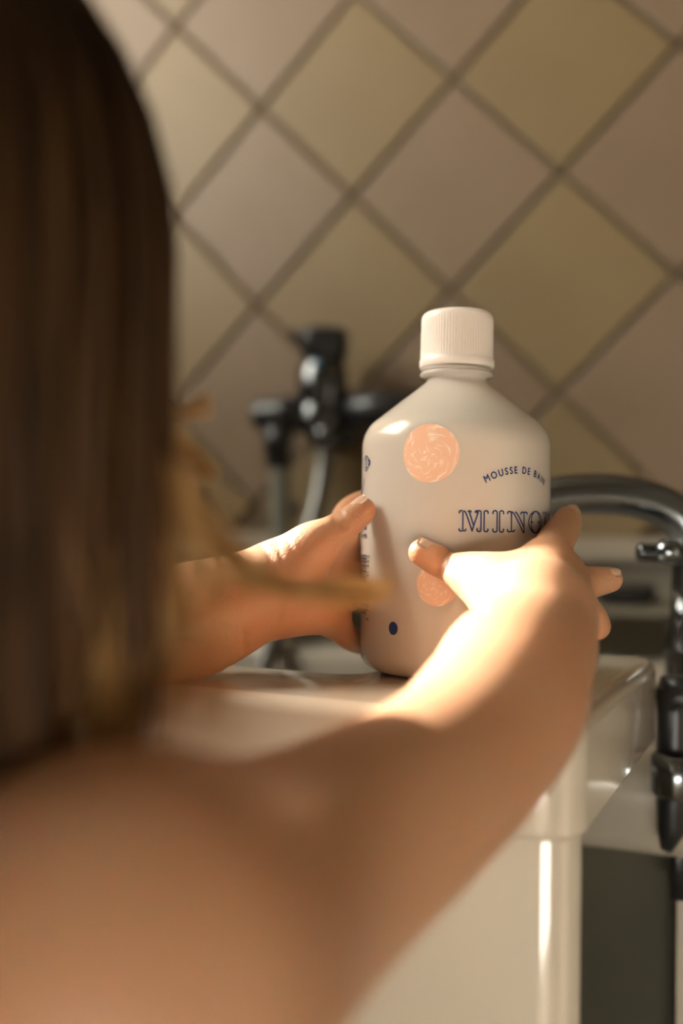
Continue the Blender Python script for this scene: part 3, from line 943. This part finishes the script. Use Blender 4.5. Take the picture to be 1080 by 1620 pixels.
# index, middle, ring, little finger
chain([(I1, .0088), (at(878, 858, .392), .0074), (at(892, 836, .404), .0066), (at(898, 822, .412), .0057)], .005)
chain([(Mi1, .0088), (at(910, 923, .380), .0072), (at(936, 921, .385), .0062), (at(964, 917, .388), .0050)], .005)
chain([(R1, .0085), (at(918, 962, .370), .0064), (at(933, 975, .373), .0060), (at(943, 990, .375), .0054)], .005)
chain([(L1, .0080), (at(893, 1002, .378), .0056), (at(886, 1012, .392), .0050), (at(880, 1016, .402), .0045)], .005)

# left arm: upper arm hidden behind the head, forearm across to the bottle
EL = at(-10, 1060, .350)
chain([(SL, .036), (SL.lerp(EL, .5), .031), (EL, .0270), (at(190, 1006, .382), .0240), (at(300, 982, .392), .0230), (at(385, 950, .398), .0195), (at(432, 931, .402), .0172)], .012)
WL = at(440, 930, .403)
i1, m1_, r1_, l1_ = at(538, 862, .432), at(546, 898, .434), at(545, 938, .430), at(520, 968, .420)
fan(WL, ((i1, .0140, .0076), (m1_, .0160, .0076), (r1_, .0160, .0074), (l1_, .0145, .0072)), .006)
chain([(at(452, 905, .400), .0130), (at(490, 870, .397), .0108), (at(522, 846, .3985), .0074), (at(552, 825, .4015), .0062), (at(573, 808, .4035), .0056)], .006)   # thumb
chain([(at(452, 955, .401), .0125), (at(492, 966, .405), .0098), (at(520, 975, .416), .0078)], .006)                                           # heel of the hand
chain([(i1, .0074), (at(550, 812, .447), .0062), (at(585, 792, .466), .0055), (at(625, 790, .474), .0050)], .005)
chain([(m1_, .0074), (at(556, 880, .452), .0063), (at(590, 872, .470), .0057), (at(635, 872, .476), .0051)], .005)
chain([(r1_, .0072), (at(556, 940, .446), .0060), (at(585, 938, .466), .0055), (at(625, 938, .474), .0050)], .005)
chain([(l1_, .0070), (at(540, 998, .424), .0058), (at(562, 1014, .437), .0052), (at(590, 1022, .456), .0047)], .005)


def near(px, py, d, n=0):          # helper for folds: a point on the skin's near side
    return tuple(at(px, py, d))


# folds: thumb joints, wrist creases, knuckle dimples
def fold(pix, dep, wdt):
    """pix: (px, py) along the fold; each is dropped onto the skin from the lens side"""
    P = []
    for px, py in pix:
        best = None
        ds = np.arange(.28, .47, .0005)
        q = np.array([at(px, py, float(d)) for d in ds])
        ix = np.clip(np.searchsorted(GX, q[:, 0]), 0, len(GX) - 1); iy = np.clip(np.searchsorted(GY, q[:, 1]), 0, len(GY) - 1); iz = np.clip(np.searchsorted(GZ, q[:, 2]), 0, len(GZ) - 1)
        ins = np.nonzero(VOL[ix, iy, iz] < 0)[0]
        if len(ins): P.append(q[ins[0]])
    if len(P) > 1: groove(P, dep, wdt)


fold([(703, 873), (698, 885), (694, 897), (691, 908)], .0018, .0013)
fold([(713, 874), (708, 890), (704, 906)], .0013, .0012)
fold([(721, 878), (717, 892)], .0010, .0011)
fold([(648, 1098), (672, 1106), (696, 1118)], .0016, .0022)
fold([(752, 968), (748, 950), (742, 935)], .0013, .0013)
fold([(762, 966), (757, 948)], .0010, .0013)
fold([(532, 812), (538, 822), (543, 833)], .0016, .0013)
fold([(539, 809), (546, 820), (550, 830)], .0013, .0012)
fold([(527, 818), (531, 828)], .0010, .0011)
fold([(412, 862), (432, 888), (446, 918), (448, 950), (438, 985)], .0008, .0013)
fold([(437, 856), (445, 880), (446, 905)], .0004, .0011)
fold([(455, 850), (466, 880), (480, 900)], .0004, .0010)
fold([(470, 856), (486, 884)], .0004, .0010)
fold([(386, 1002), (384, 1018), (388, 1032)], .0007, .0012)
fold([(500, 944), (492, 958), (482, 975), (472, 990)], .0010, .0013)
fold([(945, 903), (944, 918), (945, 932)], .0010, .0011)
fold([(949, 903), (949, 918), (949, 932)], .0006, .0007)


def surface_nets(vol, X, Y, Z):
    ins = vol < 0
    nx, ny, nz = vol.shape
    cnt = np.zeros((nx - 1, ny - 1, nz - 1), np.int8)
    for i in (0, 1):
        for j in (0, 1):
            for k in (0, 1): cnt += ins[i:nx - 1 + i, j:ny - 1 + j, k:nz - 1 + k]
    ci, cj, ck = np.nonzero((cnt > 0) & (cnt < 8))
    acc = np.zeros((len(ci), 3)); num = np.zeros(len(ci))
    G = (X, Y, Z)
    for axis in range(3):
        o1, o2 = [q for q in range(3) if q != axis]
        for a in (0, 1):
            for b2 in (0, 1):
                d0 = [0, 0, 0]; d0[o1] = a; d0[o2] = b2; d1 = list(d0); d1[axis] = 1
                A = (ci + d0[0], cj + d0[1], ck + d0[2]); B = (ci + d1[0], cj + d1[1], ck + d1[2])
                va = vol[A].astype(float); vb = vol[B].astype(float)
                cr_ = (va < 0) != (vb < 0)
                t = np.where(cr_, va / np.where(cr_, va - vb, 1), 0)
                for q in range(3):
                    pa = G[q][A[q]]; pb = G[q][B[q]]
                    acc[:, q] += np.where(cr_, pa + (pb - pa) * t, 0)
                num += cr_
    V = acc / num[:, None]
    idx = np.full(cnt.shape, -1, np.int32); idx[ci, cj, ck] = np.arange(len(ci))
    F = []
    for axis in range(3):
        sl0 = [slice(1, n_ - 1) for n_ in vol.shape]; sl1 = list(sl0)
        sl0[axis] = slice(0, vol.shape[axis] - 1); sl1[axis] = slice(1, vol.shape[axis])
        a = ins[tuple(sl0)]; b2 = ins[tuple(sl1)]
        o1, o2 = (axis + 1) % 3, (axis + 2) % 3
        for flip, msk in ((False, a & ~b2), (True, ~a & b2)):
            e = np.nonzero(msk); e = [q + (0 if qi == axis else 1) for qi, q in enumerate(e)]
            quad = []
            for (da, db) in ((-1, -1), (0, -1), (0, 0), (-1, 0)):
                c_ = [e[0].copy(), e[1].copy(), e[2].copy()]; c_[o1] = c_[o1] + da; c_[o2] = c_[o2] + db
                quad.append(idx[c_[0], c_[1], c_[2]])
            q = np.stack(quad, 1)
            F.append(q[:, ::-1] if flip else q)
    return V, np.concatenate(F)


Vb, Fb = surface_nets(VOL, GX, GY, GZ)
print('body', len(Vb), len(Fb))
# light smoothing of the net
E_ = np.concatenate([Fb[:, [0, 1]], Fb[:, [1, 2]], Fb[:, [2, 3]], Fb[:, [3, 0]]])
deg = np.bincount(E_.ravel(), minlength=len(Vb)).astype(float)
for it, lam in enumerate((.5, -.52, .5, -.52)):
    sm = np.zeros_like(Vb)
    for q in range(3):
        sm[:, q] = np.bincount(E_[:, 0], Vb[E_[:, 1], q], len(Vb)) + np.bincount(E_[:, 1], Vb[E_[:, 0], q], len(Vb))
    Vb = Vb + lam * (sm / deg[:, None] - Vb)
ch_loc = (float(PV.x), float(PV.y), 0.0)
child = thing('person', ch_loc, 'toddler with long brown hair seen from behind, bare arms holding the white bottle', 'person')
obj('body', Vb, Fb, M['skin'], child)


def nail(c, nrm, axis_, L_, W_n):
    n = Vector(nrm).normalized(); a = Vector(axis_); a = (a - n * a.dot(n)).normalized(); b2 = n.cross(a)
    V, F = [], []; NU, NV = 9, 8
    for i in range(NU):
        u = -1 + 2 * i / (NU - 1)
        for j in range(NV):
            v = -1 + 2 * j / (NV - 1)
            e = math.sqrt(max(0, 1 - abs(u) ** 4)); 
            V.append(tuple(Vector(c) + a * (u * L_ / 2) + b2 * (v * W_n / 2 * (.55 + .45 * e)) - n * (.22 * W_n * v * v + .05 * L_ * u * u)))
    for i in range(NU - 1):
        for j in range(NV - 1): F.append((i * NV + j, i * NV + j + 1, (i + 1) * NV + j + 1, (i + 1) * NV + j))
    V2 = np.array(V) - np.array(n) * .0007
    n0 = len(V)
    F2 = [tuple(k + n0 for k in q)[::-1] for q in F]
    rim = [j for j in range(NV)] + [i * NV + NV - 1 for i in range(1, NU)] + [(NU - 1) * NV + j for j in range(NV - 2, -1, -1)] + [i * NV for i in range(NU - 2, 0, -1)]
    F3 = [(rim[k], rim[(k + 1) % len(rim)], rim[(k + 1) % len(rim)] + n0, rim[k] + n0) for k in range(len(rim))]
    return np.concatenate([np.array(V), V2]), F + F2 + F3


def nail_on(tip, prev, out_dir, r, L_, W_n, back=.0015):
    t = (Vector(tip) - Vector(prev)).normalized(); n = Vector(out_dir); n = (n - t * n.dot(t)).normalized()
    c_ = Vector(tip) - t * back + n * (r + .0003)
    return obj('nail', *nail(c_, n, t, L_, W_n), M['nail'], child)


nail_on(at(667, 874, .3825), at(690, 886, .3815), UPV * .95 - FWD * .42 + RGT * .15, .0053, .0080, .0072, .0008)
nail_on(at(573, 808, .4035), at(552, 825, .4015), -RGT * .72 - FWD * .50 + UPV * .45, .0056, .0085, .0068, .0002)
nail_on(at(898, 822, .412), at(892, 836, .404), UPV * .5 - FWD * .3 + RGT * .25, .0057, .0065, .0060, -.001)
nail_on(at(966, 917, .388), at(936, 919, .385), UPV * .45 - FWD * .4, .0050, .0050, .0056, .0003)
for s_ in (-1, 1):
    obj('eye', *lathe([(.0001, -.009)] + [(.009 * math.cos(a), .009 * math.sin(a)) for a in np.linspace(-1.45, 1.45, 11)] + [(.0001, .009)], HC + ft * .062 + rd * s_ * .026 - ut * .012, 20), M['eye'], child)

# a cream sleeveless cotton dress from the armpits to the knees
dv, df = [], []
ND = 72
lev = [(-.155, .088, .066, 0), (-.18, .090, .070, .001), (-.23, .096, .078, .003), (-.32, .112, .092, .006), (-.42, .128, .108, .009), (-.47, .134, .114, .011)]
for side in (0, 1):
    for dz_, a, b2, fo in (lev if side == 0 else lev[::-1]):
        for k in range(ND):
            g = 2 * math.pi * k / ND; q = fo * math.sin(9 * g) - side * .002
            p = Vector((NB.x, NB.y, CZ + dz_)) - fd * .004 + rd * ((a + q) * math.cos(g)) + fd * ((b2 + q) * math.sin(g))
            dv.append(tuple(p))
for i in range(2 * len(lev)):
    for k in range(ND):
        i2 = (i + 1) % (2 * len(lev)); df.append((i * ND + k, i2 * ND + k, i2 * ND + (k + 1) % ND, i * ND + (k + 1) % ND))
obj('dress', dv, df, M['cloth'], child)

# hair: locks combed from the crown down over the back and sides
def lock_path(phi, lift, zend, wav, ph):
    d = fd * math.cos(phi) + rd * math.sin(phi)
    out = []
    for t in np.linspace(0.04, 1, 10):
        e = math.pi / 2 * (1 - t)
        rx = .0815 + lift + .002 * math.cos(phi) * 0
        rr_ = rx * (1.0 if abs(math.sin(phi)) > .5 else 1.04)
        out.append(HC - fd * .006 * (1 - t) + d * (rr_ * math.cos(e)) + zd * ((.083 + lift) * math.sin(e) - .002))
    z0 = out[-1].z; n = 9
    for k in range(1, n + 1):
        u = k / n; z = z0 + (CZ + zend - z0) * u
        inn = (.024 if phi > 2.3 else .004) * u * u
        s = wav * math.sin(u * 5 + ph) * u
        tang = Vector((-d.y, d.x, 0))
        out.append(Vector((HC.x, HC.y, z)) + d * (rr_ - inn) + tang * s + d * (wav * .6 * math.cos(u * 6 + ph) * u))
    return out


hv = []
NL = 820
for i in range(NL):
    phi = math.radians(rnd.uniform(54, 306))
    lift = rnd.uniform(-.006, .0045)
    edge = min(abs(math.degrees(phi) - 54), abs(306 - math.degrees(phi)))
    zend = rnd.uniform(-.074, -.048) - (.016 if phi > 1.7 else 0) + .012 * max(0, 1 - edge / 30)
    p = lock_path(phi, lift, zend, rnd.uniform(.001, .006), rnd.uniform(0, 6))
    r = rnd.uniform(.0013, .0026)
    n = len(p)
    hv.append(tube(p, [r * (1 - .75 * (max(0, k / (n - 1) - .55) / .45) ** 2) for k in range(n)], 5))
hair = obj('hair', *join(*hv), M['hair'], child); tag(hair, 'shoulder length dark brown hair', kind='stuff')
# under-layer that closes the gaps between locks
uv_, uf = [], []
NU, NVv = 40, 16
for i in range(NU + 1):
    phi = math.radians(56 + 248 * i / NU)
    pth = lock_path(phi, -.008, -.030, 0, 0)[0:17]
    uv_ += [tuple(q) for q in pth]
L_ = 17
for i in range(NU):
    for j in range(L_ - 1): uf.append((i * L_ + j, (i + 1) * L_ + j, (i + 1) * L_ + j + 1, i * L_ + j + 1))
obj('hair_underlayer', uv_, uf, M['hair'], child)


# loose wisps, their sunlit gold painted into the colour
def wisps(name, path, n, spread, r, mt, label, seed):
    q = random.Random(seed); parts = []
    for i in range(n):
        off = [Vector((q.gauss(0, 1), q.gauss(0, 1), q.gauss(0, 1))) * spread for _ in range(2)]
        P = [Vector(p) + off[0].lerp(off[1], k / (len(path) - 1)) for k, p in enumerate(path)]
        parts.append(tube(spline(P, 8), r, 5))
    o = obj(name, *join(*parts), mt, child); tag(o, label, kind='stuff')


wisps('hair_wisp', [at(200, 640, .235), at(250, 655, .238), at(290, 652, .240), at(325, 640, .242)], 26, .0012, .0004, M['hair_sun_tint'], 'short golden wisp beside the face', 1)
wisps('hair_wisp', [at(220, 650, .235), at(262, 685, .238), at(300, 712, .240), at(335, 750, .242)], 30, .0012, .0004, M['hair_sun_tint'], 'golden wisp curving down from the face', 2)
wisps('hair_wisp', [at(215, 660, .235), at(270, 770, .236), at(340, 845, .240), at(420, 915, .246), at(500, 930, .252), at(610, 930, .258)], 34, .0022, .00026, M['hair_sun_tint'], 'long golden strand crossing the left hand', 3)
wisps('hair_wisp', [at(225, 700, .225), at(265, 770, .226), at(310, 830, .228), at(350, 875, .230), at(380, 905, .232)], 34, .0042, .00028, M['hair_sun_tint'], 'brown wisps falling beside the left forearm', 4)
wisps('hair_wisp', [at(190, 700, .22), at(235, 800, .22), at(262, 900, .22), at(268, 1000, .22), at(245, 1100, .22)], 60, .0060, .0003, M['hair_sun_tint'], 'golden brown ends over the shoulder', 5)
wisps('hair_wisp', [at(100, 900, .20), at(140, 1000, .20), at(160, 1100, .20), at(120, 1220, .20)], 60, .0060, .0003, M['hair_sun_tint'], 'golden brown ends hanging at the back', 6)

for o in bpy.data.objects:
    if '_o' in o: del o['_o']
